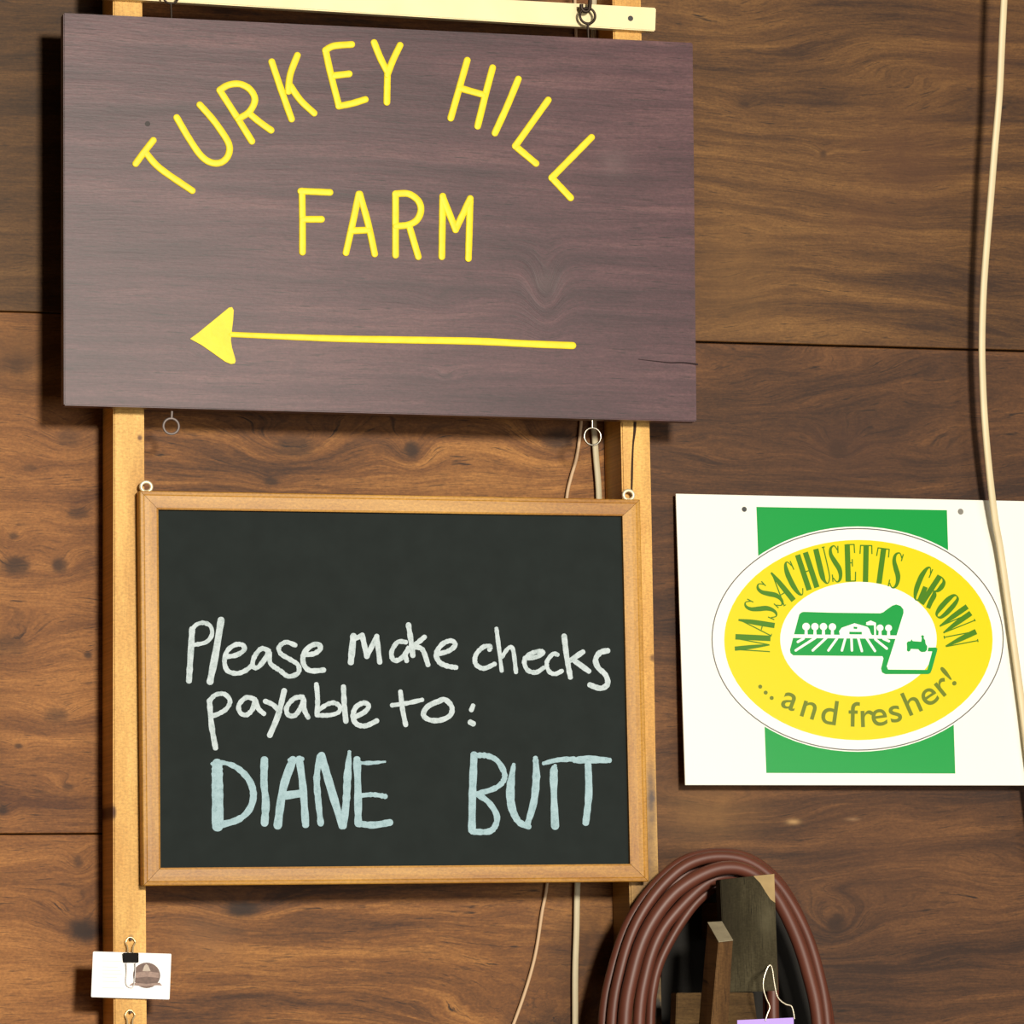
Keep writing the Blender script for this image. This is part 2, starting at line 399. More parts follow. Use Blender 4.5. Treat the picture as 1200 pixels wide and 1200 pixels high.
eye(688.5, 18.5, .0095, .0016, (689.5, 47), dark_i, 'screw_eye')
# hooks above that carry the sign: bent iron rods screwed into a header board out of view
for i, (px, py) in enumerate(((200, -5), (688.5, 18.5))):
    mb = MB(); c = P(px, py, 95); 
    pts = [(-7,3),(-6,9),(-2,12.5),(2,11),(3.5,6),(3,0)] # lower curl, mm, y up
    pth = [(-7.5,12),(-7,6.5),(-3,3.5),(1.5,5.5),(3,12),(3.5,24),(3.5,46),(3.5,74)]
    w = [c+Vector((a/1000, 0, (b+1.5)/1000)) for a, b in catmull(pth, 5)]
    tube(mb, w, .0024, 10)
    t = thing('iron_hook', c+Vector((0,0,.07)), ('dark iron hook through the ring at the sign\'s top left', 'dark iron hook through the ring at the sign\'s top right')[i], 'hook')
    mb.build('hook_rod', dark_i, t)
    mb = MB(); q = c+Vector((.0035,0,.076)); 
    mb.add(*box(q.x-.012, q.x+.012, q.y-.012, -.0702, q.z-.004, q.z+.02)); mb.build('bracket', dark_i, t, bevel=.001)

# ------------------------------------------------------------------ white batten behind the sign's top edge
white_p = plain('ivory_paint', (252,232,180), .45, spec=.4, noise=.05, nscale=25, bump=.1)
bar = thing('white_batten', P(440, 5, 78), 'ivory painted batten screwed across both studs above the purple sign', 'batten')
MB().add(*slab([(112,-27),(769,9),(768,36.5),(112,-3.5)], 83, 70.2)).build('batten_body', white_p, bar, bevel=.0012)
mb = MB(); disc(mb, P(739,21.5,83.6), .0033, .002); mb.build('screw', plain('black_screw', (26,20,16), .5), bar)

# ------------------------------------------------------------------ chalkboard
frame_m = wood('frame_pine', (160,106,36), (190,137,54), (208,156,72), along='X', d=90, seed=8.0, gs=16, streak=110, warp=.02, rough=.45, spec=.4, bump=.1, pores=.25, blotch=.3, fine=.18)
frame_v = wood('frame_pine_upright', (160,106,36), (192,139,56), (210,158,74), along='Z', d=90, seed=8.9, gs=16, streak=110, warp=.02, rough=.45, spec=.4, bump=.1, pores=.25, blotch=.3, fine=.18)
slate = plain('chalkboard_slate', (36,42,41), .8, spec=.12, noise=.09, nscale=35, bump=.05)
cb = thing('chalkboard', P(460, 805, 80), 'framed chalkboard with handwritten white and pale blue chalk lettering', 'chalkboard')
OUT = [(163.5,575),(750,585.5),(760,1033),(168,1038)]
INN = [(185.5,597),(729.5,604.5),(738.5,1012.5),(188,1017)]
DF = 91
def lerp2(a, b, t): return (a[0]+(b[0]-a[0])*t, a[1]+(b[1]-a[1])*t)
for i in range(4):
    j = (i+1) % 4; mb = MB()
    prof = [(0,72),(0,89.8),(.05,90.6),(.2,DF),(.23,90.6),(.26,90.8),(.5,90.9),(.9,90.6),(1,90.0),(1,76)]
    a, b = OUT[i], OUT[j]; ia, ib = INN[i], INN[j]; rows = []
    for (O, I) in ((a, ia), (b, ib)):
        r = []
        for t, d in prof:
            q = P(*lerp2(O, I, t), 90); r.append(Vector((q.x, -d/1000, q.z)))
        rows.append(r)
    n = len(prof); dirv = (rows[1][0]-rows[0][0]).normalized()*.00025
    vs = [v+dirv for v in rows[0]]+[v-dirv for v in rows[1]]
    fs = [(k, (k+1) % n, n+(k+1) % n, n+k) for k in range(n)]+[tuple(range(n)), tuple(range(2*n-1, n-1, -1))]
    mb.add(vs, fs).build('frame_rail', frame_m if i in (0, 2) else frame_v, cb)
DB = 84
inn2 = [(181,592),(733,600),(742,1016),(184,1021)]
MB().add(*slab(inn2, DB, 76)).build('writing_surface', slate, cb)
def chalk_mat(name, c, c2):
    m, t, b = newmat(name); g = G(t)
    geo = t.nodes.new('ShaderNodeNewGeometry')
    n1 = g.noise(geo.outputs['Position'], 160, 5, .7); n2 = g.noise(geo.outputs['Position'], 900, 3, .7)
    f = g.m('ADD', g.m('MULTIPLY', n1, .6), g.m('MULTIPLY', n2, .4))
    t.links.new(g.ramp(f, [(.30, alb(c2)), (.46, alb(tuple((x*3+y)//4 for x, y in zip(c, c2)))), (.6, alb(c))]), b.inputs['Base Color'])
    b.inputs['Roughness'].default_value = .95; b.inputs['Specular IOR Level'].default_value = .1
    return m
ch_w = chalk_mat('white_chalk', (212,224,230), (132,152,152)); ch_b = chalk_mat('pale_blue_chalk', (178,206,216), (120,150,158))
A = zc(200,700,4.2857); B = zc(460,700,4.2857); C = zc(220,860,4.2857); D_ = zc(500,860,4.0)
ca = [ # (letter strokes, width px)
 ([A([(108,160),(100,290),(92,418)])], 7.0, [A([(103,170),(128,138),(165,128),(200,145),(207,188),(178,225),(120,238)])], 5.0),
 ([A([(253,115),(228,270),(198,423)])], 8.0, [], 0),
 ([A([(283,298),(330,290),(368,265),(362,240),(325,238),(285,268),(270,320),(285,368),(330,382),(372,370),(405,345)])], 5.6, [], 0),
 ([A([(492,268),(455,258),(420,300),(412,345),(437,352),(470,315),(495,275),(500,330),(540,362)])], 5.6, [], 0),
 ([A([(625,240),(580,225),(545,248),(552,282),(600,312),(640,340),(640,380),(592,397),(553,370)])], 5.4, [], 0),
 ([A([(672,288),(720,283),(752,258),(738,235),(700,247),(668,285),(668,335),(700,368),(768,365)])], 6.0, [], 0),
 ([A([(918,195),(905,325)])], 7.4, [A([(916,212),(962,192)]), A([(962,190),(985,297)]), A([(985,297),(1035,196)]), A([(1035,196),(1050,325)])], 6.0),
 ([A([(1180,225),(1140,225),(1110,272),(1117,312),(1150,312),(1190,268),(1198,250),(1180,285),(1185,318)])], 5.6, [], 0),
 ([B([(80,138),(92,215),(102,292)])], 6.0, [B([(160,200),(130,225),(98,248)]), B([(108,250),(150,262),(178,338)])], 5.8),
 ([B([(225,285),(280,270),(315,240),(295,218),(250,235),(220,282),(235,325),(275,345),(318,352)])], 5.8, [], 0),
 ([B([(487,262),(490,245),(455,250),(418,290),(418,335),(458,357),(512,335)])], 5.4, [], 0),
 ([B([(522,158),(535,260),(548,368)])], 4.8, [B([(550,298),(582,255),(605,262),(620,375)])], 5.0),
 ([B([(665,305),(720,300),(755,280),(740,270),(690,285),(662,320),(678,365),(720,377),(757,355)])], 5.4, [], 0),
 ([B([(828,288),(805,285),(775,325),(785,370),(815,385),(850,370)])], 5.0, [], 0),
 ([B([(862,195),(875,300),(893,400)])], 6.2, [B([(955,275),(885,322)]), B([(905,312),(985,370)])], 6.2),
 ([B([(1080,268),(1042,278),(1020,312),(1032,352),(1070,390),(1080,435),(1045,457),(992,440)])], 6.4, [], 0),
 ([A([(195,520),(205,640),(225,755)])], 6.4, [A([(195,520),(225,490),(270,486),(298,520),(280,560),(240,585),(205,597)])], 5.4),
 ([A([(422,512),(380,503),(343,540),(350,580),(382,590),(412,560),(425,515),(440,558),(468,584)])], 5.6, [], 0),
 ([A([(475,522),(515,540),(548,575)])], 5.6, [A([(570,470),(540,590),(498,692)])], 6.6),
 ([A([(662,500),(620,508),(583,552),(590,590),(625,592),(655,550),(668,510),(672,565),(690,602)])], 5.6, [], 0),
 ([A([(732,438),(738,510),(735,590)])], 5.6, [A([(735,592),(795,592),(842,578),(850,550),(822,530),(785,538),(745,565)])], 5.2),
 ([A([(868,450),(872,540),(880,622)])], 6.0, [], 0),
 ([A([(928,600),(975,575),(995,545),(970,530),(930,552),(915,600),(935,637),(980,645),(1035,620)])], 5.8, [], 0),
 ([B([(40,475),(50,560),(66,640)])], 5.6, [B([(-2,542),(70,532),(148,515)])], 5.2),
 ([B([(232,520),(175,550),(155,590),(185,615),(240,617),(290,592),(297,548),(262,513),(228,525)])], 6.0, [], 0),
 ([B([(404,545),(396,565)])], 5.6, [B([(392,628),(404,634)])], 6.8),
]
for s1, w1, s2, w2 in ca:
    mb = MB()
    for i, s in enumerate(s1): stroke(mb, s, w1, DB, .25+.03*i, prof=FLAT, jit=.35)
    for i, s in enumerate(s2): stroke(mb, s, w2, DB, .32+.03*i, prof=FLAT, jit=.35)
    mb.build('chalk_letter', ch_w, cb)
cc = [
 [(C([(148,150,50),(148,200,56),(150,330,58),(150,462,56)]), 12), (C([(122,150,16),(180,145,22),(250,172,30),(310,235,34),(330,310,34),(308,382,32),(250,432,32),(150,460,34)]), 7)],
 [(C([(385,132),(383,250,34),(392,340,38),(386,448,36)]), 9)],
 [(C([(528,132),(480,270),(452,460)]), 9.4), (C([(560,128),(578,260),(592,455)]), 8.4), (C([(475,312),(575,298)]), 9), (C([(512,132),(575,126)]), 5)],
 [(C([(662,115,30),(648,220),(655,330),(668,450,30)]), 7.6), (C([(672,110),(715,260),(775,460)]), 9), (C([(812,92,20),(802,220,38),(796,340,36),(782,462,34)]), 8.4)],
 [(C([(850,130),(855,290),(856,450)]), 8.4), (C([(860,146),(920,146),(990,140,12)]), 4.4), (C([(868,310),(930,305),(992,314)]), 5.8), (C([(858,450),(930,458),(1015,445)]), 7.8)],
 [(D_([(222,100),(215,280),(212,450)]), 8.8), (D_([(225,102),(280,102),(330,125),(363,180),(360,220),(320,255),(235,282)]), 6.4), (D_([(240,285),(290,320),(328,380),(322,430),(290,458),(215,458)]), 7)],
 [(D_([(408,145,18),(393,250,40),(398,340,36),(430,410,30),(478,435,26)]), 9), (D_([(510,115,24),(514,200,36),(502,320,34),(470,430,26)]), 8)],
 [(D_([(550,138,20),(615,122,24),(690,118,24)]), 6), (D_([(602,150,18),(596,180,36),(597,300,30),(602,432,36)]), 8)],
 [(D_([(695,124,26),(760,120,38),(855,124,26)]), 9), (D_([(756,130,28),(760,280,32),(746,415,32)]), 8)],
]
for L in cc:
    mb = MB()
    for i, (s, w) in enumerate(L): stroke(mb, s, w, DB, .25+.03*i, prof=FLAT, jit=.45)
    mb.build('chalk_letter', ch_b, cb)['label'] = 'broad pale blue chalk capital'
for px, py in ((171.3,570.5),(736.5,580.3)):
    mb = MB(); ring(mb, P(px, py, 80), .0056, .0021, sx=1.1)
    tube(mb, [P(px, py+6, 80), P(px, py+12, 80)], .0015, 8)
    mb.build('hanging_eye', cream_m, cb)

# ------------------------------------------------------------------ white sign with oval emblem
sheet = plain('white_plastic', (0,0,0), .24, spec=.5, raw=(.90,.89,.80,1))
def prnt(n, c, k=1.35): return plain(n, (0,0,0), .24, spec=.5, raw=tuple(min(.9, v/k) for v in lin(c))+(1,))
green = prnt('print_green', (0,172,72)); yellow = prnt('print_yellow', (255,236,0)); white = prnt('print_white', (252,255,246), 1.1)
oliv = prnt('print_leaf_green', (78,140,8)); oliv2 = prnt('print_olive', (120,138,24)); greyl = prnt('print_grey', (118,112,112))
ws = thing('emblem_sign', P(1000, 750, 12), 'white rigid sign with a yellow oval farm emblem over a green band', 'sign')
DW = 11.0
LEAN[0] = .045
MB().add(*slab([(792,578.5),(1214,587.5),(1222,920.5),(803,920)], DW, DW-3.2)).build('sign_sheet', sheet, ws, bevel=.0004, seg=1)
def flat(name, pts, lay, m, par=ws):
    return MB().add(*slab(pts, DW+.12*lay, DW+.12*lay-.1)).build(name, m, par)
def oval(cx, cy, a, b, n=72, rot=0.0):
    return [(cx+a*math.cos(2*math.pi*k/n), cy+b*math.sin(2*math.pi*k/n)+rot*math.cos(2*math.pi*k/n)) for k in range(n)]
flat('green_band', [(886.4,594),(1109.7,597.8),(1119.5,906.5),(898,905.8)], 1, green)
flat('white_oval', oval(1005,749,173,132), 2, white)
mb = MB(); o1 = oval(1005,749.2,170.6,129.8,96)
stroke(mb, o1+[o1[0], o1[1]], 1.35, DW+.36, .05, prof=FLAT, cap=False, curve=False); mb.build('oval_outline', greyl, ws)
flat('yellow_ring', oval(1006,750,157.3,117.3), 4, yellow)
flat('oval_centre', oval(1006,749,91.7,67.2), 5, white)
E5 = zc(910,690,6)
state = E5([(175,166),(190,162),(400,168),(730,172),(752,164),(780,142),(815,118),(842,110),(872,120),(892,145),(893,170),(845,325),(775,545),(785,568),(1060,570),(1095,440),(1062,440),(1068,413),(1122,412),(1132,422),(1128,440),(1092,570),(1082,592),(1066,600),(765,600),(742,588),(735,562),(752,490),(745,474),(118,468),(98,452),(94,430),(160,180)])
flat('state_emblem', state, 6, green)
mb = MB(); L7 = DW+.84
def fl7(pts, up=0): mb.add(*slab(pts, L7+up, L7-.08+up))
fl7(E5([(112,320),(856,328),(848,352),(106,345)]))
for i, (cx, cy, r) in enumerate(((208,266,27),(270,266,26),(330,266,26),(393,268,26),(728,275,24),(788,276,24))):
    fl7(E5([(cx+r*math.cos(k*math.pi/8), cy+r*math.sin(k*math.pi/8)) for k in range(16)]), .004*(i+1))
    fl7(E5([(cx-9,cy+20),(cx+9,cy+20),(cx+12,332),(cx-12,332)]), .03+.004*i)
fl7(E5([(445,326),(440,298),(458,274),(548,242),(640,268),(664,298),(670,328)]), .05)
stroke(mb, E5([(632,243),(662,230),(692,243),(693,290),(693,326)]), 2.2, L7-.08, .14, prof=FLAT, curve=False, cap=False)
fl7(E5([(628,248),(662,228),(697,248),(690,256),(636,256)]), .07)
for a, b_ in (((190,350),(150,373)),((272,345),(135,433)),((350,345),(255,433)),((425,350),(365,433)),((483,350),(460,433)),((527,350),(530,433)),((575,350),(600,437)),((635,350),(692,437)),((695,355),(775,420)),((752,352),(790,368))):
    stroke(mb, E5([a, b_]), 2.9, L7-.08, .1, prof=FLAT)
mb.build('farm_picture', white, ws)
mb = MB(); fl7(E5([(541,266),(568,268),(566,283),(543,281)]), .12); fl7(E5([(512,302),(600,303),(600,321),(512,320)]), .12)
fl7(E5([(646,262),(676,262),(677,318),(665,318),(655,290)]), .12)
fl7(E5([(916,380),(925,370),(943,368),(950,355),(958,368),(1018,372),(1022,345),(1016,332),(1027,325),(1037,332),(1035,348),(1046,362),(1048,385),(1060,405),(1058,430),(1045,443),(1020,445),(1006,436),(998,425),(945,422),(938,438),(926,442),(917,434),(918,412)]), .12)
mb.build('barn_and_tractor', green, ws)['kind'] = 'stuff'
# arched capitals: each glyph in a unit box, strokes (x, y, width px)
T, h = 5.7, 1.35
GL = {
 'M': [[(.06,0,h),(.10,1,h)], [(.14,1,T*.9),(.30,.5,T*.8),(.46,.02,1.6)], [(.46,.02,h),(.74,.98,h)], [(.84,1,T*1.15),(.84,0,T*1.15)]],
 'A': [[(.05,0,h),(.48,.95,h)], [(.46,1,2.2),(.60,.6,T),(.80,0,T*1.1)], [(.25,.32,h),(.66,.32,h)], [(0,.01,1),(.2,.01,1)]],
 'S': [[(.86,.98,h),(.80,.78,h)], [(.80,.86,h),(.55,.99,1.4),(.24,.93,3),(.20,.76,4.4),(.45,.56,T),(.74,.36,T),(.80,.18,4.2),(.68,.05,3),(.42,.01,1.4),(.16,.13,h)], [(.12,.22,h),(.10,.02,h)]],
 'C': [[(.86,.98,h),(.84,.72,h)], [(.82,.84,h),(.60,.99,1.3),(.36,.93,3.4),(.22,.72,T),(.20,.5,T*1.05),(.24,.28,T),(.38,.07,3.4),(.62,.01,1.3),(.86,.16,h)]],
 'H': [[(.22,1,T*1.1),(.22,0,T*1.1)], [(.80,1,T*1.1),(.80,0,T*1.1)], [(.2,.5,h),(.8,.5,h)]],
 'U': [[(.24,1,T*1.1),(.24,.3,T*1.1),(.32,.1,3.6),(.52,.01,1.4),(.74,.1,h),(.84,.3,h),(.86,1,h)], [(.74,1,h),(.98,1,h)]],
 'E': [[(.26,1,T*1.1),(.26,0,T*1.1)], [(.2,.99,h),(.86,.99,h)], [(.86,1,h),(.88,.76,h)], [(.2,.5,h),(.66,.5,h)], [(.66,.6,h),(.66,.4,h)], [(.2,.01,h),(.88,.01,h)], [(.88,0,h),(.92,.26,h)]],
 'T': [[(.5,1,T*1.1),(.5,0,T*1.1)], [(.02,.99,h),(.98,.99,h)], [(.03,1,h),(.0,.76,h)], [(.97,1,h),(1,.76,h)], [(.34,.01,1),(.66,.01,1)]],
 'G': [[(.78,.98,h),(.78,.72,h)], [(.76,.84,h),(.56,.99,1.3),(.34,.93,3.4),(.20,.72,T),(.18,.5,T*1.05),(.22,.28,T),(.36,.07,3.0),(.55,.01,1.3),(.72,.1,h)], [(.80,.45,T),(.80,0,T)]],
 'R': [[(.2,1,T*1.1),(.2,0,T*1.1)], [(.2,.99,h),(.5,.98,1.6),(.74,.9,4),(.78,.75,T),(.70,.6,4),(.5,.53,1.4),(.25,.52,h)], [(.48,.52,2.5),(.66,.42,T),(.72,.2,T),(.82,.0,T*.9)]],
 'O': [[(.5,.99,1.2),(.28,.92,3.4),(.18,.72,T),(.16,.5,T*1.05),(.18,.28,T),(.28,.08,3.4),(.5,.01,1.2)], [(.5,.99,1.2),(.74,.92,3.4),(.84,.72,T*.9),(.86,.5,T),(.84,.28,T*.9),(.74,.08,3.4),(.5,.01,1.2)]],
 'W': [[(.10,1,T*1.1),(.20,.5,T),(.32,.0,1.8)], [(.32,.0,h),(.50,1,h)], [(.50,1,T*1.1),(.60,.5,T),(.72,.0,1.8)], [(.72,0,h),(.94,1,h)], [(.86,1,h),(1,1,h)]],
 'N': [[(.12,0,h),(.12,1,h)], [(.14,1,T*1.15),(.48,.5,T),(.84,.0,2)], [(.86,0,h),(.86,1,h)], [(.74,1,h),(.98,1,h)], [(0,.01,h),(.24,.01,h)]],
}
Z2 = zc(820,620,6.316); Z3 = zc(1000,610,6.316)
def g2(z, t, b, w): (t, b) = z([t, b]); return (t, b, w)
arch = [('M', g2(Z2,(262,840),(522,852),20)), ('A', g2(Z2,(288,668),(545,745),17)), ('S', g2(Z2,(335,545),(570,640),14)), ('S', g2(Z2,(432,408),(610,560),14)),
        ('A', g2(Z2,(532,320),(668,545),17)), ('C', g2(Z2,(638,245),(752,490),14)), ('H', g2(Z2,(752,182),(838,442),16.5)), ('U', g2(Z2,(882,142),(945,405),14.5)),
        ('S', g2(Z2,(990,122),(1022,392),14)), ('E', g2(Z2,(1112,112),(1120,388),13.5)), ('T', g2(Z3,(95,182),(90,455),14)), ('T', g2(Z3,(225,205),(190,466),14)),
        ('S', g2(Z3,(340,238),(292,500),14)), ('G', g2(Z3,(565,345),(462,590),15)), ('R', g2(Z3,(665,425),(528,632),15)), ('O', g2(Z3,(768,555),(620,715),14)),
        ('W', g2(Z3,(870,685),(652,805),22)), ('N', g2(Z3,(915,855),(678,900),15))]
mb = MB(); lay = 0
for ch, (t, b_, w) in arch:
    ux_, uy_ = t[0]-b_[0], t[1]-b_[1]; l = math.hypot(ux_, uy_); rx_, ry_ = -uy_/l, ux_/l   # right of the letter
    for s in GL[ch]:
        pts = [(b_[0]+ux_*y+rx_*(x-.5)*w, b_[1]+uy_*y+ry_*(x-.5)*w, ww) for x, y, ww in s]
        stroke(mb, pts, h, DW+.60, .1+.004*(lay % 9), prof=FLAT, cap=False); lay += 1
mb.build('arched_lettering', oliv, ws)
# lower line, upright sans glyphs set round the oval
def glyph(ch, size):
    cu = bpy.data.curves.new('glyph', 'FONT'); cu.body = ch; cu.size = size; cu.align_x = 'CENTER'; cu.offset = .008*size
    o = bpy.data.objects.new('glyph', cu); COL.objects.link(o)
    dg = bpy.context.evaluated_depsgraph_get(); me = bpy.data.meshes.new_from_object(o.evaluated_get(dg))
    vs = [v.co.copy() for v in me.vertices]; fs = [tuple(p.vertices) for p in me.polygons]
    bpy.data.objects.remove(o); bpy.data.curves.remove(cu); bpy.data.meshes.remove(me)
    return vs, fs
vx, _ = glyph('x', 1.0); XH = max(v.y for v in vx)
mb = MB()
low = [('a',922.0,830.5,21),('n',945.3,841.0,17),('d',970.6,848.6,8),('f',999.5,851.2,1),('r',1015.0,851.6,-2),('e',1031.6,850.0,-8),('s',1051.6,845.6,-15),('h',1074.0,835.6,-24),('e',1094.2,824.3,-33),('r',1110.5,813.0,-39),('!',1119.6,802.2,-40)]
for ch, x, y, a in low:
    vs, fs = glyph(ch, 18.0/XH*(1.0 if ch != '!' else .92)); a = math.radians(a); ca_, sa_ = math.cos(a), math.sin(a)
    out = []
    for v in vs:
        gx, gy = v.x*1.09, -v.y*1.04
        out.append(P(x+gx*ca_-gy*sa_, y+gx*sa_+gy*ca_, DW+.66))
    mb.add(out, fs)
for x, y in ((193,228),(252,292),(317,350)):
    cx, cy = x/9.23+870, y/9.23+780
    mb.add(*slab([(cx+2.4*math.cos(k*math.pi/6), cy+2.4*math.sin(k*math.pi/6)) for k in range(12)], DW+.66, DW+.58))
mb.build('curved_lettering', oliv2, ws)
mb = MB(); disc(mb, P(872.3,596.8,DW+.5), .0031, .004); mb.build('nail_head', plain('black_nail', (22,26,24), .5), ws)
mb = MB(); disc(mb, P(1126,599.5,DW+.9), .0037, .005); mb.build('screw_head', plain('zinc_screw', (120,116,108), .45, .3), ws, bevel=.0006)['label'] = 'grey screw head'

LEAN[0] = 0.0
# ------------------------------------------------------------------ cables
cream = plain('cream_cable', (226,208,168), .5, noise=.05, nscale=30)
creamd = plain('aged_cable', (206,192,158), .55, noise=.08, nscale=30)
c1 = [(1179,-90,86),(1178,-40,84),(1176.5,0,82),(1174,50,80),(1171,112,76),(1165.5,175,70),(1160.5,237,63),(1156,290,56),(1152.5,340,50),(1150.8,390,46),(1151,430,44),(1153.5,487,42),(1159,550,38),(1166,608,32),(1172.5,645,29),(1182,712,29),(1190,770,31),(1198,830,33),(1204,880,35),(1210,930,34),(1216,990,28),(1221,1060,18),(1225,1200,8),(1228,1400,7)]
def flatcable(pts, w, th, m, name):
    """flat twin cable: oval section, wide side parallel to the wall"""
    pp = catmull([tuple(P(x, y, d)) for x, y, d in pts], 5); mb = MB(); vs = []; n = 12
    for i, p in enumerate(pp):
        t = (Vector(pp[min(len(pp)-1, i+1)])-Vector(pp[max(0, i-1)])).normalized()
        s = t.cross(Vector((0,1,0))).normalized(); u = s.cross(t)
        for k in range(n):
            a = 2*math.pi*k/n; ca_, sa_ = math.cos(a), math.sin(a)
            vs.append(Vector(p)+s*(w/2*math.copysign(abs(ca_)**.7, ca_))+u*(th/2*math.copysign(abs(sa_)**.8, sa_)))
    fs = [(i*n+k, i*n+(k+1) % n, (i+1)*n+(k+1) % n, (i+1)*n+k) for i in range(len(pp)-1) for k in range(n)]
    fs += [tuple(range(n)), tuple(range((len(pp)-1)*n, len(pp)*n))]
    return mb.add(vs, fs, True).build(name, m)
tag(flatcable(c1, .0088, .0052, cream, 'cable'), 'long cream flat cable bowing down past the right side of the white sign', 'cable')
c2 = [(694,-90,7),(696,0,7),(694,100,7),(692,250,7),(693,400,7),(695,480,7),(698,530,7),(702,590,7),(700,700,7),(690,850,7),(680,980,7),(676.5,1040,7),(675.5,1090,7),(674,1140,7),(674,1210,7),(674,1400,7)]
tag(flatcable(c2, .0075, .0045, creamd, 'cable'), 'straight white flat cable running behind both boards near the right stud', 'cable')
c3 = [(672,-60,4),(678,150,4),(684,350,4),(682,470,4),(680,505,4),(676,535,4),(669,560,4),(664,585,4),(660,650,4),(655,800,4),(648,960,4),(641,1036,4),(635,1070,4),(629,1110,4),(622,1140,4),(612,1172,4),(600,1205,4),(580,1260,4),(560,1400,4)]
mb = MB(); tube(mb, catmull([tuple(P(*p)) for p in c3], 5), .0021, 8)
tag(mb.build('cord', plain('thin_cord', (212,178,140), .6)), 'thin pinkish cream cord curving away left below the chalkboard', 'cord')

# ------------------------------------------------------------------ hose rack and coil
rack = thing('hose_rack', P(860, 1180, 5), 'rough wooden rack of boards and a post inside the brown hose coil', 'rack')
darkb = plain('coil_shade_black', (19,15,9), .85, noise=.35, nscale=30, bump=.3)
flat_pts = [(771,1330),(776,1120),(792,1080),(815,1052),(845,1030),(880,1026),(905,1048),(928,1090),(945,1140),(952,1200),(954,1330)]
MB().add(*slab(flat_pts, 8, 0.2)).build('shade_board', darkb, rack)  # dark arched board added to stand in for the shade inside the coil
plank_m = wood('shaded_plank', (38,34,21), (56,50,34), (76,69,50), along='Z', d=152, seed=12, gs=10, streak=60, warp=.03, rough=.85, spec=.15, blotch=.7,
               stain_shade=[(848,1090,14,90,.6,(38,32,20)),(900,1078,12,22,.4,(112,104,80))])  # grey-green plank, darkened in colour for the coil's shade, most at its left
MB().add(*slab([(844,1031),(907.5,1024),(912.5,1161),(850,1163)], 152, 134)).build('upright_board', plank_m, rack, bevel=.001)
pale = plain('lit_corner_wood', (168,142,96), .8, noise=.12, nscale=60)
mb = MB(); mb.add(*slab([(883,1026.6),(907.3,1024.2),(908.4,1058),(903,1054),(897,1045),(891,1035)], 152.3, 152.0)); mb.build('lit_corner', pale, rack)  # painted patch of light where the coil's shadow ends on the plank
post_m = wood('post_wood', (66,44,22), (92,64,34), (112,82,48), along='Z', d=60, seed=15, gs=14, streak=80, warp=.02, rough=.8, spec=.2)
a, b_, c, d = P(829,1081,156), P(846,1080,156), P(859,1102,198), P(842,1104,198)
e, f_, g_, h_ = P(814,1260,156), P(831,1260,156), P(850,1260,198), P(828,1260,198)
MB().add([a,b_,c,d,e,f_,g_,h_], [(0,1,2,3),(7,6,5,4),(3,2,6,7),(1,0,4,5),(2,1,5,6),(0,3,7,4)]).build('post', post_m, rack, bevel=.0008)
mb = MB(); up = Vector((0,-.0003,.0004)); mb.add([v+up for v in (a,b_,c,d)]+[v+up-Vector((0,0,.0006)) for v in (a,b_,c,d)], [(0,1,2,3),(7,6,5,4),(0,4,5,1),(1,5,6,2),(2,6,7,3),(3,7,4,0)])
mb.build('sawn_end', plain('sawn_end_grain', (150,138,112), .8, noise=.15, nscale=80), rack)
MB().add(*slab([(862,1056),(878,1056),(878,1100),(862,1100)], 134, 8.2)).build('peg', post_m, rack, bevel=.001)
MB().add(*slab([(840,1262),(880,1262),(880,1300),(840,1300)], 198, 8.2)).build('peg', post_m, rack, bevel=.001)
shelf_m = wood('crosspiece_wood', (62,44,22), (84,62,34), (104,80,46), along='X', d=40, seed=18, gs=14, streak=80, warp=.03, rough=.8, spec=.2)
MB().add(*slab([(793,1163.5),(883,1163),(888,1200),(890,1262),(790,1262)], 155.5, 134)).build('crosspiece', shelf_m, rack, bevel=.001)
hose_m = plain('brown_rubber_hose', (98,52,38), .48, spec=.5, noise=.10, nscale=25, bump=.12)
coil = thing('hose_coil', P(842, 1260, 45), 'coil of reddish brown hose hanging on the wooden rack', 'hose')
def loop(pts, dd, r):
    """left leg .. crown .. right leg; the rest of the turn closes below the frame"""
    p = [tuple(P(x, y, dd)) for x, y in pts]
    xl_, xr_ = p[0][0], p[-1][0]; zt = p[0][2]; cx = (xl_+xr_)/2; hw = (xr_-xl_)/2
    low_ = []
    for k in range(1, 12):
        a_ = math.pi*k/12
        low_.append((cx+hw*1.04*math.cos(a_) if k not in () else cx, p[0][1], zt-.05-.24*math.sin(a_)))
    pts3 = catmull(p+low_, 6, closed=True)
    mb = MB(); tube(mb, pts3, r, 14, closed=True); return mb.build('hose_loop', hose_m, coil)
loop([(732,1200),(741,1141),(757,1093),(784,1053),(815,1029),(848,1017),(878,1022),(906,1046),(930,1090),(947,1140),(959,1200)], 122, .0082)
loop([(717.5,1200),(728,1135),(746,1082),(775,1039),(808,1012),(845,1004),(881,1012),(914,1040),(942,1088),(959,1140),(969,1200)], 108, .0070)
loop([(707,1200),(718,1135),(739,1077),(771,1033),(805,1007),(845,999.5),(882,1008),(916,1038),(943,1088),(960,1145),(972,1200)], 94, .0062)
loop([(748.5,1200),(757,1140),(773,1095),(800,1060),(830,1034),(858,1026),(880,1036),(895,1062),(902,1105),(905,1150),(906,1200)], 106, .0073)
loop([(762,1200),(768,1145),(784,1105),(812,1062),(840,1038),(860,1034),(879,1045),(893,1072),(896,1110),(899,1155),(900,1200)], 92, .0058)
loop([(726,1200),(736,1135),(754,1085),(782,1045),(812,1018),(846,1009),(880,1014),(910,1040),(936,1090),(953,1142),(962,1200)], 86, .0074)

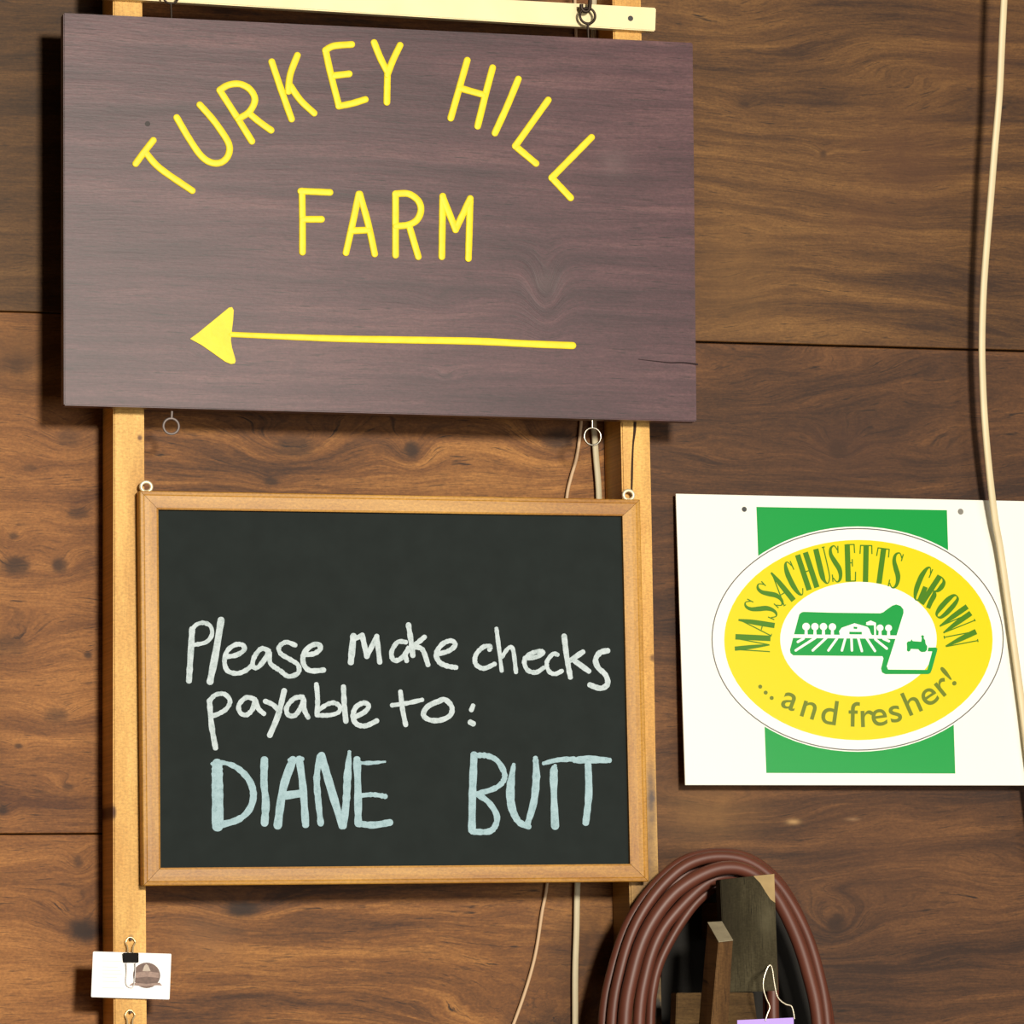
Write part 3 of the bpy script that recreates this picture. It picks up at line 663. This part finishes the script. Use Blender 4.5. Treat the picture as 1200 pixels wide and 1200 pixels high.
# lavender tag on a bent wire
tg = thing('hanging_tag', P(898, 1194, 208), 'lavender tag hanging from a bent bright wire in front of the hose rack', 'tag')
MB().add(*slab([(864,1195.5),(930,1192.5),(931,1262),(865,1264)], 208, 207)).build('tag_card', plain('lavender_card', (190,160,245), .6), tg)
mb = MB(); tube(mb, catmull([tuple(P(x, y, 209)) for x, y in ((897,1196),(899,1189),(902,1180),(898,1170),(894.5,1158),(895,1147),(899,1135),(902.5,1131),(905,1136),(907,1150),(910,1165),(914,1172),(921,1177),(928,1180),(931,1194))], 5), .0010, 8)
mb.build('wire_loop', plain('bright_wire', (235,225,200), .3, .8), tg)
mb = MB(); tube(mb, [P(902.5,1131.5,209), P(902.5,1131.5,152.6)], .0009, 8); mb.build('nail', dark_i, tg)

# ------------------------------------------------------------------ card and clips on the left stud
card_w = plain('white_card', (0,0,0), .5, raw=(.90,.89,.88,1))
DC = 76
bc = thing('business_card', P(153, 1143, DC), 'small white card with a brown seal clipped to the left stud', 'card')
cpx = [(110,1115),(200,1117.7),(200.8,1118.6),(198.7,1170.4),(197.8,1171.3),(107.6,1168.5),(106.8,1167.5),(109,1116)]
MB().add(*slab(cpx, DC, DC-.6)).build('card_sheet', card_w, bc)
seal = plain('seal_brown', (112,86,76), .6, noise=.25, nscale=300); seal_l = plain('seal_light', (196,180,164), .6, noise=.12, nscale=300); seal_m = plain('seal_mid', (158,130,118), .6, noise=.2, nscale=400)
mb = MB(); mb.add(*slab([(171.8+16*math.cos(k*math.pi/14), 1143+15*math.sin(k*math.pi/14)) for k in range(28)], DC+.12, DC)); mb.build('seal', seal, bc)
mb = MB(); mb.add(*slab([(167,1138),(169,1132),(171.5,1129.5),(174,1132),(176.5,1138)], DC+.2, DC+.1)); mb.build('seal_peak', seal_l, bc)
mb = MB(); mb.add(*slab([(158,1140),(172,1138),(186,1140),(186,1146),(172,1144.5),(158,1146)], DC+.2, DC+.1)); mb.add(*slab([(151,1155),(156,1151.5),(172,1153),(187,1151.5),(190,1155),(184,1154.6),(172,1156),(158,1154.8)], DC+.25, DC+.1)); mb.build('seal_banner', seal_m, bc)
mb = MB()
for y, x0, x1 in ((1126,120,143),(1133,120,138),(1137,120,141),(1141,120,143),(1145,120,137),(1150,120,140),(1157.5,120,145)):
    stroke(mb, [(x0,y),(x1,y+.5)], .7, DC, .06, prof=FLAT, cap=False)
mb.build('print_lines', plain('faint_print', (222,220,222), .6), bc)
black = plain('black_clip', (16,14,15), .35)
silv = plain('clip_wire', (246,220,170), .3, .6)
def clip(x, y, label, with_body=True):
    t = thing('binder_clip', P(x, y, 78), label, 'clip', 'binder clips on the left stud')
    mb = MB(); 
    pr = [P(x-9, y+5.5, 71.2), P(x-9, y-6, 72), P(x-9, y-6, 82), P(x-9, y+5.5, 78.5)]
    w = P(x+9, y, 80)-P(x-9, y, 80)
    mb.add(pr+[p+w for p in pr], [(0,1,2,3),(7,6,5,4),(0,4,5,1),(1,5,6,2),(2,6,7,3),(3,7,4,0)])
    mb.build('clip_body', black, t, bevel=.0006)
    mb = MB(); tube(mb, catmull([tuple(P(*q)) for q in ((x-3.6,y-6,77),(x-4.2,y-13,74.5),(x-6.4,y-18,72.5),(x-3,y-23.5,72.2),(x+1.5,y-23.5,72.2),(x+5,y-18.5,72.5),(x+2.6,y-13,74.5),(x+2,y-6,77))], 5), .0009, 8)
    mb.build('handle', silv, t)
    mb = MB(); tube(mb, catmull([tuple(P(*q)) for q in ((x-5.5,y+6,79.5),(x-5.2,y+16,78.5),(x-5.8,y+30,77.5),(x-2,y+34.5,77.3),(x+3,y+33,77.3),(x+5,y+16,78.5),(x+5,y+6,79.5))], 5), .0006, 8)
    mb.build('handle', plain('white_wire', (232,226,222), .4, .2), t)
    mb = MB(); disc(mb, P(x+.5, y-22, 76), .0016, .008, 12); mb.build('nail', dark_i, t)
    return t
clip(153.5, 1122.5, 'small black clip with silver wire handles, holding the white card')
clip(153, 1208, 'second small clip hanging below the white card at the bottom edge')
